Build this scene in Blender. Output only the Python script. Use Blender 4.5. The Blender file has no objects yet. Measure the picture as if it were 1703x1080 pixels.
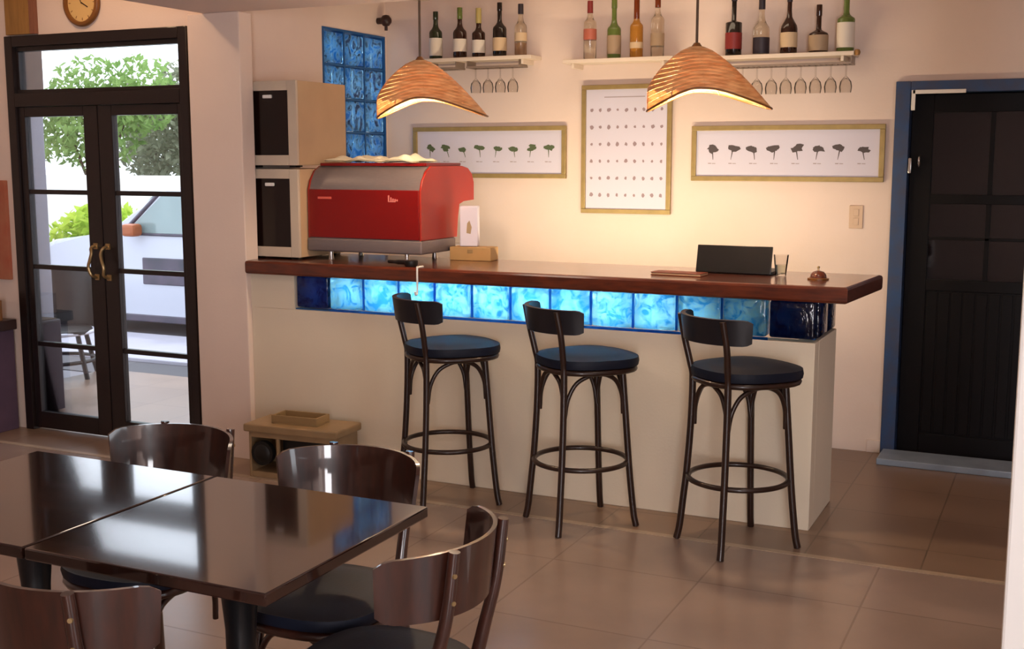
import bpy, bmesh, math, random
from mathutils import Vector, Matrix
PI = math.pi
SC = bpy.context.scene
COL = SC.collection
rnd = random.Random(7)

# ------------------------------------------------------------------ materials
def nt(name):
    m = bpy.data.materials.new(name); m.use_nodes = True
    t = m.node_tree; t.nodes.clear()
    out = t.nodes.new('ShaderNodeOutputMaterial')
    return m, t, out

def srgb(r, g, b):
    f = lambda c: ((c/255+0.055)/1.055)**2.4 if c/255 > 0.04045 else c/255/12.92
    return (f(r), f(g), f(b), 1)

def mat(name, c, rough=0.5, metal=0.0, noise=0.0, nscale=8.0, bump=0.0, bscale=60.0, coat=0.0,
        trans=0.0, spec=0.5, c2=None, stretch=(1, 1, 1), ior=1.45, croughness=0.08, emit=0.0):
    m, t, out = nt(name)
    p = t.nodes.new('ShaderNodeBsdfPrincipled')
    t.links.new(p.outputs[0], out.inputs[0])
    col = srgb(*c)
    p.inputs['Base Color'].default_value = col
    p.inputs['Roughness'].default_value = rough
    p.inputs['Metallic'].default_value = metal
    p.inputs['IOR'].default_value = ior
    p.inputs['Specular IOR Level'].default_value = spec
    p.inputs['Coat Weight'].default_value = coat
    p.inputs['Coat Roughness'].default_value = croughness
    p.inputs['Transmission Weight'].default_value = trans
    if emit:
        p.inputs['Emission Color'].default_value = col
        p.inputs['Emission Strength'].default_value = emit
    tc = mp = None
    if noise or bump:
        tc = t.nodes.new('ShaderNodeTexCoord'); mp = t.nodes.new('ShaderNodeMapping')
        t.links.new(tc.outputs['Object'], mp.inputs[0]); mp.inputs['Scale'].default_value = stretch
    if noise:
        n = t.nodes.new('ShaderNodeTexNoise'); n.inputs['Scale'].default_value = nscale
        n.inputs['Detail'].default_value = 5
        t.links.new(mp.outputs[0], n.inputs['Vector'])
        r = t.nodes.new('ShaderNodeValToRGB')
        r.color_ramp.elements[0].position = 0.3; r.color_ramp.elements[1].position = 0.7
        r.color_ramp.elements[0].color = srgb(*c2) if c2 else tuple(v*(1-noise) for v in col[:3])+(1,)
        r.color_ramp.elements[1].color = col
        t.links.new(n.outputs['Fac'], r.inputs[0]); t.links.new(r.outputs[0], p.inputs['Base Color'])
    if bump:
        n = t.nodes.new('ShaderNodeTexNoise'); n.inputs['Scale'].default_value = bscale
        t.links.new(mp.outputs[0], n.inputs['Vector'])
        b = t.nodes.new('ShaderNodeBump'); b.inputs['Strength'].default_value = bump
        b.inputs['Distance'].default_value = 0.01
        t.links.new(n.outputs['Fac'], b.inputs['Height']); t.links.new(b.outputs[0], p.inputs['Normal'])
    return m

def tile_mat(name, c1, c2, cm, size, rough, rot=0.0):
    m, t, out = nt(name)
    p = t.nodes.new('ShaderNodeBsdfPrincipled'); t.links.new(p.outputs[0], out.inputs[0])
    tc = t.nodes.new('ShaderNodeTexCoord'); mp = t.nodes.new('ShaderNodeMapping')
    mp.inputs['Rotation'].default_value = (0, 0, rot)
    t.links.new(tc.outputs['Object'], mp.inputs[0])
    b = t.nodes.new('ShaderNodeTexBrick'); b.offset = 0.0
    b.inputs['Scale'].default_value = 1.0
    b.inputs['Brick Width'].default_value = size; b.inputs['Row Height'].default_value = size
    b.inputs['Mortar Size'].default_value = 0.004; b.inputs['Mortar Smooth'].default_value = 0.3
    b.inputs['Color1'].default_value = srgb(*c1); b.inputs['Color2'].default_value = srgb(*c2)
    b.inputs['Mortar'].default_value = srgb(*cm)
    t.links.new(mp.outputs[0], b.inputs['Vector'])
    n = t.nodes.new('ShaderNodeTexNoise'); n.inputs['Scale'].default_value = 2.2; n.inputs['Detail'].default_value = 8
    t.links.new(mp.outputs[0], n.inputs['Vector'])
    r = t.nodes.new('ShaderNodeMapRange'); r.inputs[3].default_value = 0.72; r.inputs[4].default_value = 1.18
    t.links.new(n.outputs['Fac'], r.inputs[0])
    mx = t.nodes.new('ShaderNodeVectorMath'); mx.operation = 'SCALE'
    t.links.new(b.outputs['Color'], mx.inputs[0]); t.links.new(r.outputs[0], mx.inputs['Scale'])
    t.links.new(mx.outputs[0], p.inputs['Base Color'])
    r2 = t.nodes.new('ShaderNodeMapRange'); r2.inputs[3].default_value = rough*0.8; r2.inputs[4].default_value = rough*1.3
    t.links.new(n.outputs['Fac'], r2.inputs[0]); t.links.new(r2.outputs[0], p.inputs['Roughness'])
    p.inputs['Specular IOR Level'].default_value = 0.6
    bp = t.nodes.new('ShaderNodeBump'); bp.inputs['Strength'].default_value = 0.12; bp.inputs['Distance'].default_value = 0.01
    t.links.new(b.outputs['Fac'], bp.inputs['Height']); bp.invert = True
    t.links.new(bp.outputs[0], p.inputs['Normal'])
    return m

def block_mat(name, c_rim, c_mid, clear=0.35, scale=14.0, tint=(0.6, 0.85, 1.0, 1)):
    """wavy translucent glass block face: tinted translucent glass with clearer wavy streaks"""
    m, t, out = nt(name)
    tc = t.nodes.new('ShaderNodeTexCoord')
    n = t.nodes.new('ShaderNodeTexNoise'); n.inputs['Scale'].default_value = scale
    n.inputs['Detail'].default_value = 3; n.inputs['Distortion'].default_value = 1.6
    t.links.new(tc.outputs['Object'], n.inputs['Vector'])
    r = t.nodes.new('ShaderNodeValToRGB')
    r.color_ramp.elements[0].position = 0.36; r.color_ramp.elements[0].color = srgb(*c_rim)
    r.color_ramp.elements[1].position = 0.60; r.color_ramp.elements[1].color = srgb(*c_mid)
    t.links.new(n.outputs['Fac'], r.inputs[0])
    tr = t.nodes.new('ShaderNodeBsdfTranslucent'); t.links.new(r.outputs[0], tr.inputs[0])
    tp = t.nodes.new('ShaderNodeBsdfTransparent'); tp.inputs[0].default_value = tint
    mr = t.nodes.new('ShaderNodeMapRange'); mr.inputs[1].default_value = 0.45; mr.inputs[2].default_value = 0.62
    mr.inputs[3].default_value = 0.0; mr.inputs[4].default_value = clear
    t.links.new(n.outputs['Fac'], mr.inputs[0])
    m1 = t.nodes.new('ShaderNodeMixShader'); t.links.new(mr.outputs[0], m1.inputs[0])
    t.links.new(tr.outputs[0], m1.inputs[1]); t.links.new(tp.outputs[0], m1.inputs[2])
    gl = t.nodes.new('ShaderNodeBsdfGlossy'); gl.inputs['Roughness'].default_value = 0.08
    bp = t.nodes.new('ShaderNodeBump'); bp.inputs['Strength'].default_value = 0.5; bp.inputs['Distance'].default_value = 0.01
    t.links.new(n.outputs['Fac'], bp.inputs['Height']); t.links.new(bp.outputs[0], gl.inputs['Normal'])
    fr = t.nodes.new('ShaderNodeFresnel'); fr.inputs[0].default_value = 1.5
    m2 = t.nodes.new('ShaderNodeMixShader'); t.links.new(fr.outputs[0], m2.inputs[0])
    t.links.new(m1.outputs[0], m2.inputs[1]); t.links.new(gl.outputs[0], m2.inputs[2])
    t.links.new(m2.outputs[0], out.inputs[0])
    return m

def pane_mat(name, tint=(0.93, 0.96, 1.0, 1), ior=1.35):
    """thin window pane: straight-through glass with a mirror sheen"""
    m, t, out = nt(name)
    tp = t.nodes.new('ShaderNodeBsdfTransparent'); tp.inputs[0].default_value = tint
    gl = t.nodes.new('ShaderNodeBsdfGlossy'); gl.inputs['Roughness'].default_value = 0.02
    fr = t.nodes.new('ShaderNodeFresnel'); fr.inputs[0].default_value = ior
    mx = t.nodes.new('ShaderNodeMixShader')
    t.links.new(fr.outputs[0], mx.inputs[0]); t.links.new(tp.outputs[0], mx.inputs[1]); t.links.new(gl.outputs[0], mx.inputs[2])
    t.links.new(mx.outputs[0], out.inputs[0])
    return m

def leaf_mat(name, c, c2, ts=0.5):
    m, t, out = nt(name)
    tc = t.nodes.new('ShaderNodeTexCoord'); n = t.nodes.new('ShaderNodeTexNoise'); n.inputs['Scale'].default_value = 3
    t.links.new(tc.outputs['Object'], n.inputs['Vector'])
    r = t.nodes.new('ShaderNodeValToRGB'); r.color_ramp.elements[0].position = .35; r.color_ramp.elements[1].position = .65
    r.color_ramp.elements[0].color = srgb(*c2); r.color_ramp.elements[1].color = srgb(*c)
    t.links.new(n.outputs['Fac'], r.inputs[0])
    d = t.nodes.new('ShaderNodeBsdfDiffuse'); tr = t.nodes.new('ShaderNodeBsdfTranslucent')
    t.links.new(r.outputs[0], d.inputs[0]); t.links.new(r.outputs[0], tr.inputs[0])
    mx = t.nodes.new('ShaderNodeMixShader'); mx.inputs[0].default_value = ts
    t.links.new(d.outputs[0], mx.inputs[1]); t.links.new(tr.outputs[0], mx.inputs[2])
    t.links.new(mx.outputs[0], out.inputs[0])
    return m

def slat_mat(name, c, c2):
    m, t, out = nt(name)
    tc = t.nodes.new('ShaderNodeTexCoord'); mp = t.nodes.new('ShaderNodeMapping'); mp.inputs['Scale'].default_value = (1, 1, 5)
    n = t.nodes.new('ShaderNodeTexNoise'); n.inputs['Scale'].default_value = 16
    t.links.new(tc.outputs['Object'], mp.inputs[0]); t.links.new(mp.outputs[0], n.inputs['Vector'])
    r = t.nodes.new('ShaderNodeValToRGB'); r.color_ramp.elements[0].position = .35; r.color_ramp.elements[1].position = .65
    r.color_ramp.elements[0].color = srgb(*c2); r.color_ramp.elements[1].color = srgb(*c)
    t.links.new(n.outputs['Fac'], r.inputs[0])
    d = t.nodes.new('ShaderNodeBsdfPrincipled'); tr = t.nodes.new('ShaderNodeBsdfTranslucent')
    d.inputs['Roughness'].default_value = 0.4
    t.links.new(r.outputs[0], d.inputs[0]); t.links.new(r.outputs[0], tr.inputs[0])
    mx = t.nodes.new('ShaderNodeMixShader'); mx.inputs[0].default_value = 0.12
    t.links.new(d.outputs[0], mx.inputs[1]); t.links.new(tr.outputs[0], mx.inputs[2])
    t.links.new(mx.outputs[0], out.inputs[0])
    return m

def emit_mat(name, c, s):
    m, t, out = nt(name)
    e = t.nodes.new('ShaderNodeEmission'); e.inputs[0].default_value = srgb(*c); e.inputs[1].default_value = s
    t.links.new(e.outputs[0], out.inputs[0]); return m

M = dict(
    wall=mat('plaster white', (226, 206, 194), .85, noise=.05, nscale=2.5, bump=.06, bscale=90),
    barwall=mat('bar plaster cream', (222, 208, 186), .8, noise=.05, nscale=3, bump=.05, bscale=90),
    ceil=mat('ceiling paint', (222, 204, 200), .9, noise=.04, nscale=2),
    floor=tile_mat('main floor tile', (154, 132, 120), (147, 126, 114), (132, 112, 100), .60, .23),
    floor2=tile_mat('bar floor tile', (142, 117, 98), (132, 108, 92), (112, 92, 76), .45, .32),
    strip=mat('pale threshold stone', (176, 154, 132), .35, noise=.15, nscale=20),
    dark=mat('dark door paint', (30, 20, 20), .35, noise=.2, nscale=30, coat=.2),
    blue=mat('blue door paint', (38, 72, 118), .4, noise=.35, nscale=14, c2=(58, 66, 92)),
    sill=mat('pale blue painted step', (160, 176, 194), .18, noise=.2, nscale=8),
    darkblue=mat('dark navy door panel', (13, 11, 16), .5, noise=.25, nscale=9, spec=.2),
    darkglass=mat('dark glass', (12, 13, 20), .06, spec=.6),
    pane=pane_mat('clear pane'),
    counter=mat('reddish dark hardwood', (104, 46, 24), .28, noise=.5, nscale=9, c2=(70, 30, 18), stretch=(1, 9, 6), coat=.7, croughness=.12),
    tabletop=mat('dark glossy table wood', (46, 24, 17), .10, noise=.4, nscale=7, c2=(30, 17, 14), stretch=(1, 12, 6), coat=1.0, croughness=.05),
    tableedge=mat('reddish table edge wood', (92, 44, 26), .35, noise=.3, nscale=8),
    walnut=mat('glossy brown bent plywood', (58, 27, 17), .34, noise=.45, nscale=10, c2=(38, 19, 13), stretch=(6, 6, 1), coat=.9, croughness=.05),
    stoolwood=mat('dark bentwood', (44, 24, 16), .38, noise=.3, nscale=16, coat=.2),
    navy=mat('navy vinyl', (17, 22, 38), .55, noise=.2, nscale=20, bump=.04, bscale=160, spec=.25),
    black=mat('black iron', (14, 13, 15), .35, noise=.1),
    blackpad=mat('black padded vinyl', (22, 20, 26), .4, noise=.1),
    red=mat('glossy red enamel', (118, 8, 8), .38, coat=.12),
    redside=mat('orange red enamel', (150, 32, 18), .42, coat=.1),
    steel=mat('brushed steel', (124, 114, 116), .42, metal=.3, noise=.12, nscale=30, stretch=(1, 1, 12)),
    steel2=mat('polished steel', (190, 186, 182), .2, metal=.9),
    cream=mat('cream painted cabinet', (196, 180, 162), .45, noise=.06, nscale=6),
    creamside=mat('tan cabinet side', (190, 158, 124), .55, noise=.08, nscale=6),
    cabglass=mat('brown smoked glass', (30, 14, 10), .12, noise=.5, nscale=3, c2=(14, 8, 8), spec=.5),
    white=mat('white paint', (232, 228, 222), .5),
    paper=mat('white print paper', (206, 202, 218), .7),
    cloth=mat('white cotton cloth', (236, 226, 200), .85, bump=.2, bscale=200),
    gold=mat('dull gold frame', (168, 146, 96), .4, metal=.25, noise=.2, nscale=20),
    inkgreen=mat('dark green ink', (84, 98, 70), .8), inkdark=mat('dark grey ink', (84, 76, 78), .8),
    inkfaint=mat('faint grey ink', (158, 146, 150), .8),
    shelf=mat('pale shelf paint', (224, 208, 190), .5),
    rack=mat('grey metal rack', (150, 134, 122), .4, metal=.3),
    slat=slat_mat('bent veneer slats', (218, 172, 122), (190, 136, 86)),
    cord=mat('dull cord', (92, 74, 58), .6),
    bulb=emit_mat('glowing bulb', (255, 226, 180), 22),
    brownwood=mat('tan brown wood', (158, 116, 62), .5, noise=.3, nscale=6, stretch=(8, 8, 1)),
    mauvewood=mat('reddish brown wood', (140, 90, 68), .5, noise=.3, nscale=6, stretch=(8, 8, 1)),
    clockrim=mat('brown clock rim', (120, 76, 34), .35), clockface=mat('cream clock face', (214, 178, 118), .6),
    brass=mat('worn brass', (176, 150, 108), .3, metal=.8),
    joint=block_mat('blue glass joint', (80, 165, 240), (110, 190, 250), .05, 6),
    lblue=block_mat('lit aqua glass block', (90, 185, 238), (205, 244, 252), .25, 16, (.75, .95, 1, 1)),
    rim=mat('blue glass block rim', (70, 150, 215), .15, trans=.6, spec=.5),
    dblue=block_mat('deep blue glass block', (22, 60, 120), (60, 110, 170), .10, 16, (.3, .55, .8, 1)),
    wblue=block_mat('sea blue window block', (46, 128, 190), (185, 228, 245), .95, 13),
    mortar=mat('blue tinted mortar', (30, 84, 140), .5),
    redpic=mat('faded red canvas', (168, 84, 62), .7, noise=.4, nscale=5, c2=(176, 120, 92)),
    ledge=mat('dark ledge wood', (48, 28, 24), .4), plum=mat('plum fabric', (84, 64, 84), .85, noise=.2),
    beige=mat('worn beige enamel', (156, 128, 94), .4, noise=.2, nscale=9), beige2=mat('tan enamel', (150, 122, 84), .45, noise=.15),
    soot=mat('black grille', (14, 14, 14), .45),
    carpaint=mat('white car paint', (178, 182, 194), .25, coat=.6), carglass=mat('pale car window glass', (128, 148, 148), .08, spec=.8, noise=.2, nscale=2),
    rubber=mat('black rubber', (20, 20, 22), .7), amber=mat('amber interior', (150, 78, 36), .5), cardark=mat('dark grey trim', (46, 50, 62), .4, noise=.3, nscale=6, c2=(84, 74, 90)),
    concrete=mat('grey concrete paving', (122, 120, 126), .8, noise=.2, nscale=4), pale=mat('sunlit pale kerb stone', (172, 170, 182), .7, noise=.08),
    stripdark=mat('flat dark grey', (70, 68, 72), .6), extwall=mat('pale blue grey render', (150, 153, 166), .8),
    farwall=mat('white boundary wall', (238, 236, 228), .8), porch=mat('porch floor', (150, 152, 162), .4, noise=.15),
    plantdark=mat('dark brown planter', (66, 56, 60), .7, noise=.2), awn=mat('grey awning soffit', (140, 134, 150), .7), porchbrown=mat('brown porch wall', (92, 76, 68), .7),
    leafA=leaf_mat('fresh green leaves', (150, 178, 108), (112, 146, 78)), leafB=leaf_mat('grey green leaves', (166, 172, 146), (122, 126, 104)),
    leafC=leaf_mat('yellow green leaves', (196, 214, 92), (150, 186, 60)), bark=mat('bark', (84, 66, 50), .9, noise=.3),
    outwhite=mat('white seat rim', (220, 220, 232), .5), grass=mat('grass', (150, 160, 110), .9, noise=.4, nscale=30),
)
def glassm(name, c, tr=.85, rough=.05):
    return mat(name, c, rough, trans=tr, spec=.6)
G = dict(green=mat('dark green bottle glass', (34, 44, 26), .08, spec=.7), olive=mat('olive green bottle glass', (84, 96, 42), .1, spec=.7, trans=.25),
         brown=mat('dark brown bottle glass', (46, 24, 16), .08, spec=.7), black=mat('black bottle glass', (22, 16, 14), .08, spec=.7),
         clear=glassm('clear bottle glass', (238, 226, 206), .9), amber=mat('amber spirit', (190, 130, 52), .1, trans=.35), redb=mat('red brown glass', (120, 54, 22), .1, trans=.2),
         lgreen=mat('light green bottle glass', (120, 140, 70), .1, trans=.5), wine=pane_mat('thin stemware glass', (.95, .94, .93, 1), 1.16))
LBL = dict(w=mat('white label', (214, 204, 190), .6), c=mat('cream label', (200, 174, 140), .6), t=mat('tan label', (158, 134, 108), .6),
           r=mat('red label', (128, 40, 36), .5), k=mat('black label', (44, 36, 44), .5), y=mat('yellow foil', (176, 160, 96), .4), p=mat('pink red label', (176, 96, 76), .5))

# ------------------------------------------------------------------ mesh builder
class MB:
    def __init__(s): s.bm = bmesh.new(); s.sharp = 50
    def box(s, x0, x1, y0, y1, z0, z1, bev=0.0, seg=2, mi=0):
        s.sharp = 22
        v = [s.bm.verts.new(p) for p in ((x0,y0,z0),(x1,y0,z0),(x1,y1,z0),(x0,y1,z0),(x0,y0,z1),(x1,y0,z1),(x1,y1,z1),(x0,y1,z1))]
        fs = [s.bm.faces.new([v[i] for i in f]) for f in ((0,3,2,1),(4,5,6,7),(0,1,5,4),(1,2,6,5),(2,3,7,6),(3,0,4,7))]
        for f in fs: f.material_index = mi
        if bev:
            es = list({e for f in fs for e in f.edges})
            bmesh.ops.bevel(s.bm, geom=es, offset=bev, segments=seg, profile=.5, affect='EDGES')
        return s
    def obox(s, c, size, rot, bev=0.0):
        """oriented box"""
        n0 = len(s.bm.verts); s.bm.verts.ensure_lookup_table()
        old = set(s.bm.verts)
        a, b, d = [q/2 for q in size]
        s.box(-a, a, -b, b, -d, d, bev)
        mt = Matrix.Translation(c) @ rot.to_4x4()
        for v in s.bm.verts:
            if v not in old: v.co = mt @ v.co
        return s
    def tube(s, pts, rad, n=10, cap=True, closed=False, flat=1.0):
        pts = [Vector(p) for p in pts]
        if not hasattr(rad, '__len__'): rad = [rad]*len(pts)
        rings = []; N = len(pts); up = None
        for i, p in enumerate(pts):
            if closed: d = pts[(i+1) % N]-pts[i-1]
            else: d = pts[min(i+1, N-1)]-pts[max(i-1, 0)]
            d.normalize()
            if up is None:
                up = Vector((0, 0, 1)) if abs(d.z) < .9 else Vector((0, 1, 0))
            u = (up-d*up.dot(d)).normalized(); w = d.cross(u); up = u
            rings.append([s.bm.verts.new(p+(u*math.cos(2*PI*k/n)*flat+w*math.sin(2*PI*k/n))*rad[i]) for k in range(n)])
        for i in range(N if closed else N-1):
            A, B = rings[i], rings[(i+1) % N]
            for k in range(n): s.bm.faces.new((A[k], A[(k+1) % n], B[(k+1) % n], B[k]))
        if cap and not closed:
            s.bm.faces.new(rings[0][::-1]); s.bm.faces.new(rings[-1])
        return s
    def lathe(s, prof, n=20, c=(0, 0, 0), mi=0):
        """prof: list of (r,z); r==0 ends close"""
        c = Vector(c); rings = []
        for r, z in prof:
            if r < 1e-6: rings.append([s.bm.verts.new(c+Vector((0, 0, z)))])
            else: rings.append([s.bm.verts.new(c+Vector((r*math.cos(2*PI*k/n), r*math.sin(2*PI*k/n), z))) for k in range(n)])
        for A, B in zip(rings, rings[1:]):
            for k in range(n):
                if len(A) == 1 and len(B) == 1: continue
                if len(A) == 1: f = s.bm.faces.new((A[0], B[k], B[(k+1) % n]))
                elif len(B) == 1: f = s.bm.faces.new((A[k], A[(k+1) % n], B[0]))
                else: f = s.bm.faces.new((A[k], A[(k+1) % n], B[(k+1) % n], B[k]))
                f.material_index = mi
        return s
    def prism(s, prof, axis, a0, a1, bev=0.0):
        """prof: 2-D polygon; axis 0: (y,z) extruded in x; axis 1: (x,z) extruded in y; axis 2: (x,y) in z"""
        def P(u, v, a): return {0: (a, u, v), 1: (u, a, v), 2: (u, v, a)}[axis]
        if bev: s.sharp = min(s.sharp, 22)
        A = [s.bm.verts.new(P(u, v, a0)) for u, v in prof]; B = [s.bm.verts.new(P(u, v, a1)) for u, v in prof]
        fs = [s.bm.faces.new(A), s.bm.faces.new(B[::-1])]; n = len(A)
        for k in range(n): fs.append(s.bm.faces.new((A[k], B[k], B[(k+1) % n], A[(k+1) % n])))
        if bev:
            es = list(set(fs[0].edges) | set(fs[1].edges))
            bmesh.ops.bevel(s.bm, geom=es, offset=bev, segments=2, profile=.5, affect='EDGES')
        return s
    def grid(s, f, nu, nv, closeu=False):
        V = [[s.bm.verts.new(f(i/(nu if closeu else nu), j/nv)) for j in range(nv+1)] for i in range(nu if closeu else nu+1)]
        for i in range(nu):
            A = V[i]; B = V[(i+1) % len(V)]
            for j in range(nv): s.bm.faces.new((A[j], B[j], B[j+1], A[j+1]))
        return s
    def build(s, name, m, parent=None, sharp=None):
        sharp = sharp or s.sharp
        bmesh.ops.recalc_face_normals(s.bm, faces=s.bm.faces)
        me = bpy.data.meshes.new(name); s.bm.to_mesh(me); s.bm.free()
        ms = m if isinstance(m, (list, tuple)) else [m]
        for q in ms: me.materials.append(q)
        me.shade_smooth(); me.set_sharp_from_angle(angle=math.radians(sharp))
        o = bpy.data.objects.new(name, me); COL.objects.link(o)
        if parent: o.parent = parent
        return o

def tag(o, label=None, cat=None, group=None, kind=None):
    if label: o['label'] = label
    if cat: o['category'] = cat
    if group: o['group'] = group
    if kind: o['kind'] = kind
    return o
def thing(name, label, cat, loc=(0, 0, 0), rz=0, group=None):
    o = bpy.data.objects.new(name, None); o.empty_display_size = .05; COL.objects.link(o)
    o.location = loc; o.rotation_euler = (0, 0, rz); return tag(o, label, cat, group)
def struct(name, mb, m, label=None, parent=None):
    o = mb.build(name, m, parent)
    if parent is None: tag(o, label, None, None, 'structure')
    elif label: o['label'] = label
    return o
def dup(root, loc, rz=None, label=None, group=None):
    r = root.copy(); COL.objects.link(r); r.location = loc
    if rz is not None: r.rotation_euler = (0, 0, rz)
    if label: r['label'] = label
    if group: r['group'] = group
    for ch in list(root.children):
        c = ch.copy(); COL.objects.link(c); c.parent = r
        for g in list(ch.children):
            d = g.copy(); COL.objects.link(d); d.parent = c
    return r
def cr(pts, n=6):
    """Catmull-Rom through pts"""
    P = [Vector(p) for p in pts]; P = [P[0]*2-P[1]]+P+[P[-1]*2-P[-2]]; out = []
    for i in range(1, len(P)-2):
        a, b, c, d = P[i-1:i+3]
        for k in range(n):
            t = k/n
            out.append(.5*((2*b)+(c-a)*t+(2*a-5*b+4*c-d)*t*t+(3*b-3*c+d-a)*t**3))
    out.append(P[-2]); return out
def pol(r, deg, z): return Vector((r*math.cos(math.radians(deg)), r*math.sin(math.radians(deg)), z))

# ------------------------------------------------------------------ camera
F = 1960.0
cam = bpy.data.cameras.new('camera'); co = bpy.data.objects.new('camera', cam); COL.objects.link(co)
cam.sensor_width = 36; cam.sensor_fit = 'HORIZONTAL'; cam.lens = F/1703*36; cam.clip_start = .05; cam.clip_end = 200
co.location = (0, 0, 1.60); co.rotation_euler = (math.radians(90-8.05), 0, math.radians(25.3))
SC.camera = co

# ------------------------------------------------------------------ the setting
YW, YB, XL, SOF = 5.0, 6.55, -3.98, 2.34
struct('floor', MB().box(-6.6, 2.4, -3.2, 4.66, -.1, 0), M['floor'], 'grey brown tiled floor of the dining area')
struct('floor', MB().box(-6.6, 2.4, 4.695, 6.7, -.1, 0), M['floor2'], 'brown tiled floor around the bar')
struct('trim_1', MB().box(-6.6, 2.4, 4.66, 4.695, -.1, .002), M['strip'], 'pale stone strip crossing the floor before the bar')
struct('ceiling', MB().box(-4.12, 2.4, -3.2, YW, SOF, 3.1), M['ceil'], 'low flat mauve ceiling over the dining area')
struct('ceiling', MB().box(-6.6, -4.12, -3.2, YW, 2.95, 3.1), M['ceil'], 'higher ceiling by the glass entrance')
struct('ceiling', MB().box(-4.1, 2.4, YW, 6.7, 2.8, 3.1), M['ceil'], 'ceiling above the bar')
# entrance wall with opening x -5.56..-4.24, z 0..2.28
DX0, DX1, DH = -5.56, -4.24, 2.285
w = MB(); w.box(-6.6, DX0, YW, YW+.12, -.1, 3.1); w.box(DX1, -4.12, YW, YW+.12, -.1, 3.1); w.box(DX0, DX1, YW, YW+.12, DH, 3.1)
struct('wall_front', w, M['wall'], 'white wall around the glass entrance doors')
struct('wall_pier', MB().box(-4.22, -3.885, 4.965, 5.07, -.1, SOF, .006), M['wall'], 'white pier between the entrance and the bar')
# alcove side wall with block window y 5.85..6.50, z 1.2..2.35
WY0, WY1, WZ0, WZ1 = 5.845, 6.535, 1.15, 2.355
w = MB(); w.box(XL-.12, XL, 5.07, WY0, -.1, 3.1); w.box(XL-.12, XL, WY1, YB, -.1, 3.1)
w.box(XL-.12, XL, WY0, WY1, -.1, WZ0); w.box(XL-.12, XL, WY0, WY1, WZ1, 3.1)
struct('wall_left', w, M['wall'], 'white side wall behind the coffee machine')
# back wall with blue door opening
BX0, BX1, BH = -.82, .16, 1.965
w = MB(); w.box(XL-.12, BX0, YB, YB+.15, -.1, 3.1); w.box(BX1, 2.4, YB, YB+.15, -.1, 3.1); w.box(BX0, BX1, YB, YB+.15, BH, 3.1)
struct('wall_back', w, M['wall'], 'white wall behind the bar with shelves and prints')
w = MB(); w.box(2.4, 2.5, -3.2, 0, -.1, 3.1); w.box(2.4, 2.5, 1.5, 6.7, -.1, 3.1); w.box(2.4, 2.5, 0, 1.5, -.1, .5); w.box(2.4, 2.5, 0, 1.5, 2.2, 3.1)
struct('wall_right', w, M['wall'])
struct('wall_entrance_side', MB().box(-6.7, -6.6, -3.2, 5.12, -.1, 3.1), M['wall'])
w = MB(); w.box(-6.7, .88, -3.3, -3.2, -.1, 3.1); w.box(2.02, 2.5, -3.3, -3.2, -.1, 3.1); w.box(.88, 2.02, -3.3, -3.2, -.1, .05); w.box(.88, 2.02, -3.3, -3.2, 2.25, 3.1)
struct('wall_rear', w, M['wall'])
struct('wall_column', MB().box(-.092, .35, 3.0, 3.35, -.1, SOF, .008), M['white'], 'white column edge at the lower right')
struct('baseboard_back', MB().box(-.94, BX0-.045, YB-.012, YB, 0, .07, .003), M['wall'])

# entrance frame, doors, transom
w = MB(); y0, y1 = YW-.02, YW+.08
w.box(DX0, DX0+.06, y0, y1, 0, DH, .004); w.box(DX1-.06, DX1, y0, y1, 0, DH, .004)
w.box(DX0+.06, DX1-.06, y0, y1, 2.225, DH, .004); w.box(DX0+.06, DX1-.06, y0, y1, 1.889, 1.965, .003)
struct('trim_2', w, M['dark'], 'dark frame around the glass entrance doors')
def leaf(name, a, b, ga, gb, label):
    r = MB(); y0, y1 = YW, YW+.045
    r.box(a, ga, y0, y1, .012, 1.888, .003); r.box(gb, b, y0, y1, .012, 1.888, .003)
    r.box(ga, gb, y0, y1, .012, .11, .003); r.box(ga, gb, y0, y1, 1.832, 1.888, .003)
    root = struct(name, r, M['dark'], label)
    for z in (.517, .972, 1.406):
        q = MB().box(ga, gb, y0+.006, y1-.006, z-.013, z+.013, .002).build('muntin', M['dark'], root)
    MB().box(ga, gb, y0+.018, y0+.024, .11, 1.832).build('glass_pane', M['pane'], root)
    return root
d1 = leaf('door_1', -5.497, -4.903, -5.452, -5.005, 'left leaf of the dark glazed entrance door')
d2 = leaf('door_2', -4.897, -4.303, -4.798, -4.335, 'right leaf of the dark glazed entrance door')
for dd, x, sg in ((d1, -4.955, -1), (d2, -4.865, 1)):
    pts = cr([(x, YW, .93), (x, YW-.045, .945), (x+sg*.012, YW-.055, .99), (x, YW-.055, 1.03), (x-sg*.01, YW-.05, 1.07), (x, YW-.04, 1.10), (x, YW, 1.11)], 5)
    hm = MB().tube(pts, .009, 8); hm.box(x-.016, x+.016, YW-.008, YW, .915, .95, .003); hm.box(x-.016, x+.016, YW-.008, YW, 1.09, 1.125, .003)
    hm.build('door_handle', M['brass'], dd)['label'] = 'curved brass pull handle'
w = MB(); a, b = DX0+.06, DX1-.06
w.box(a, b, YW+.005, YW+.05, 1.965, 1.985, .002); w.box(a, b, YW+.005, YW+.05, 2.2, 2.225, .002); w.box(a, a+.02, YW+.005, YW+.05, 1.985, 2.2, .002); w.box(b-.02, b, YW+.005, YW+.05, 1.985, 2.2, .002)
tw = struct('window_1', w, M['dark'], 'transom window above the entrance doors')
MB().box(a+.02, b-.02, YW+.02, YW+.026, 1.985, 2.2).build('glass_pane', M['pane'], tw)

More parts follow.
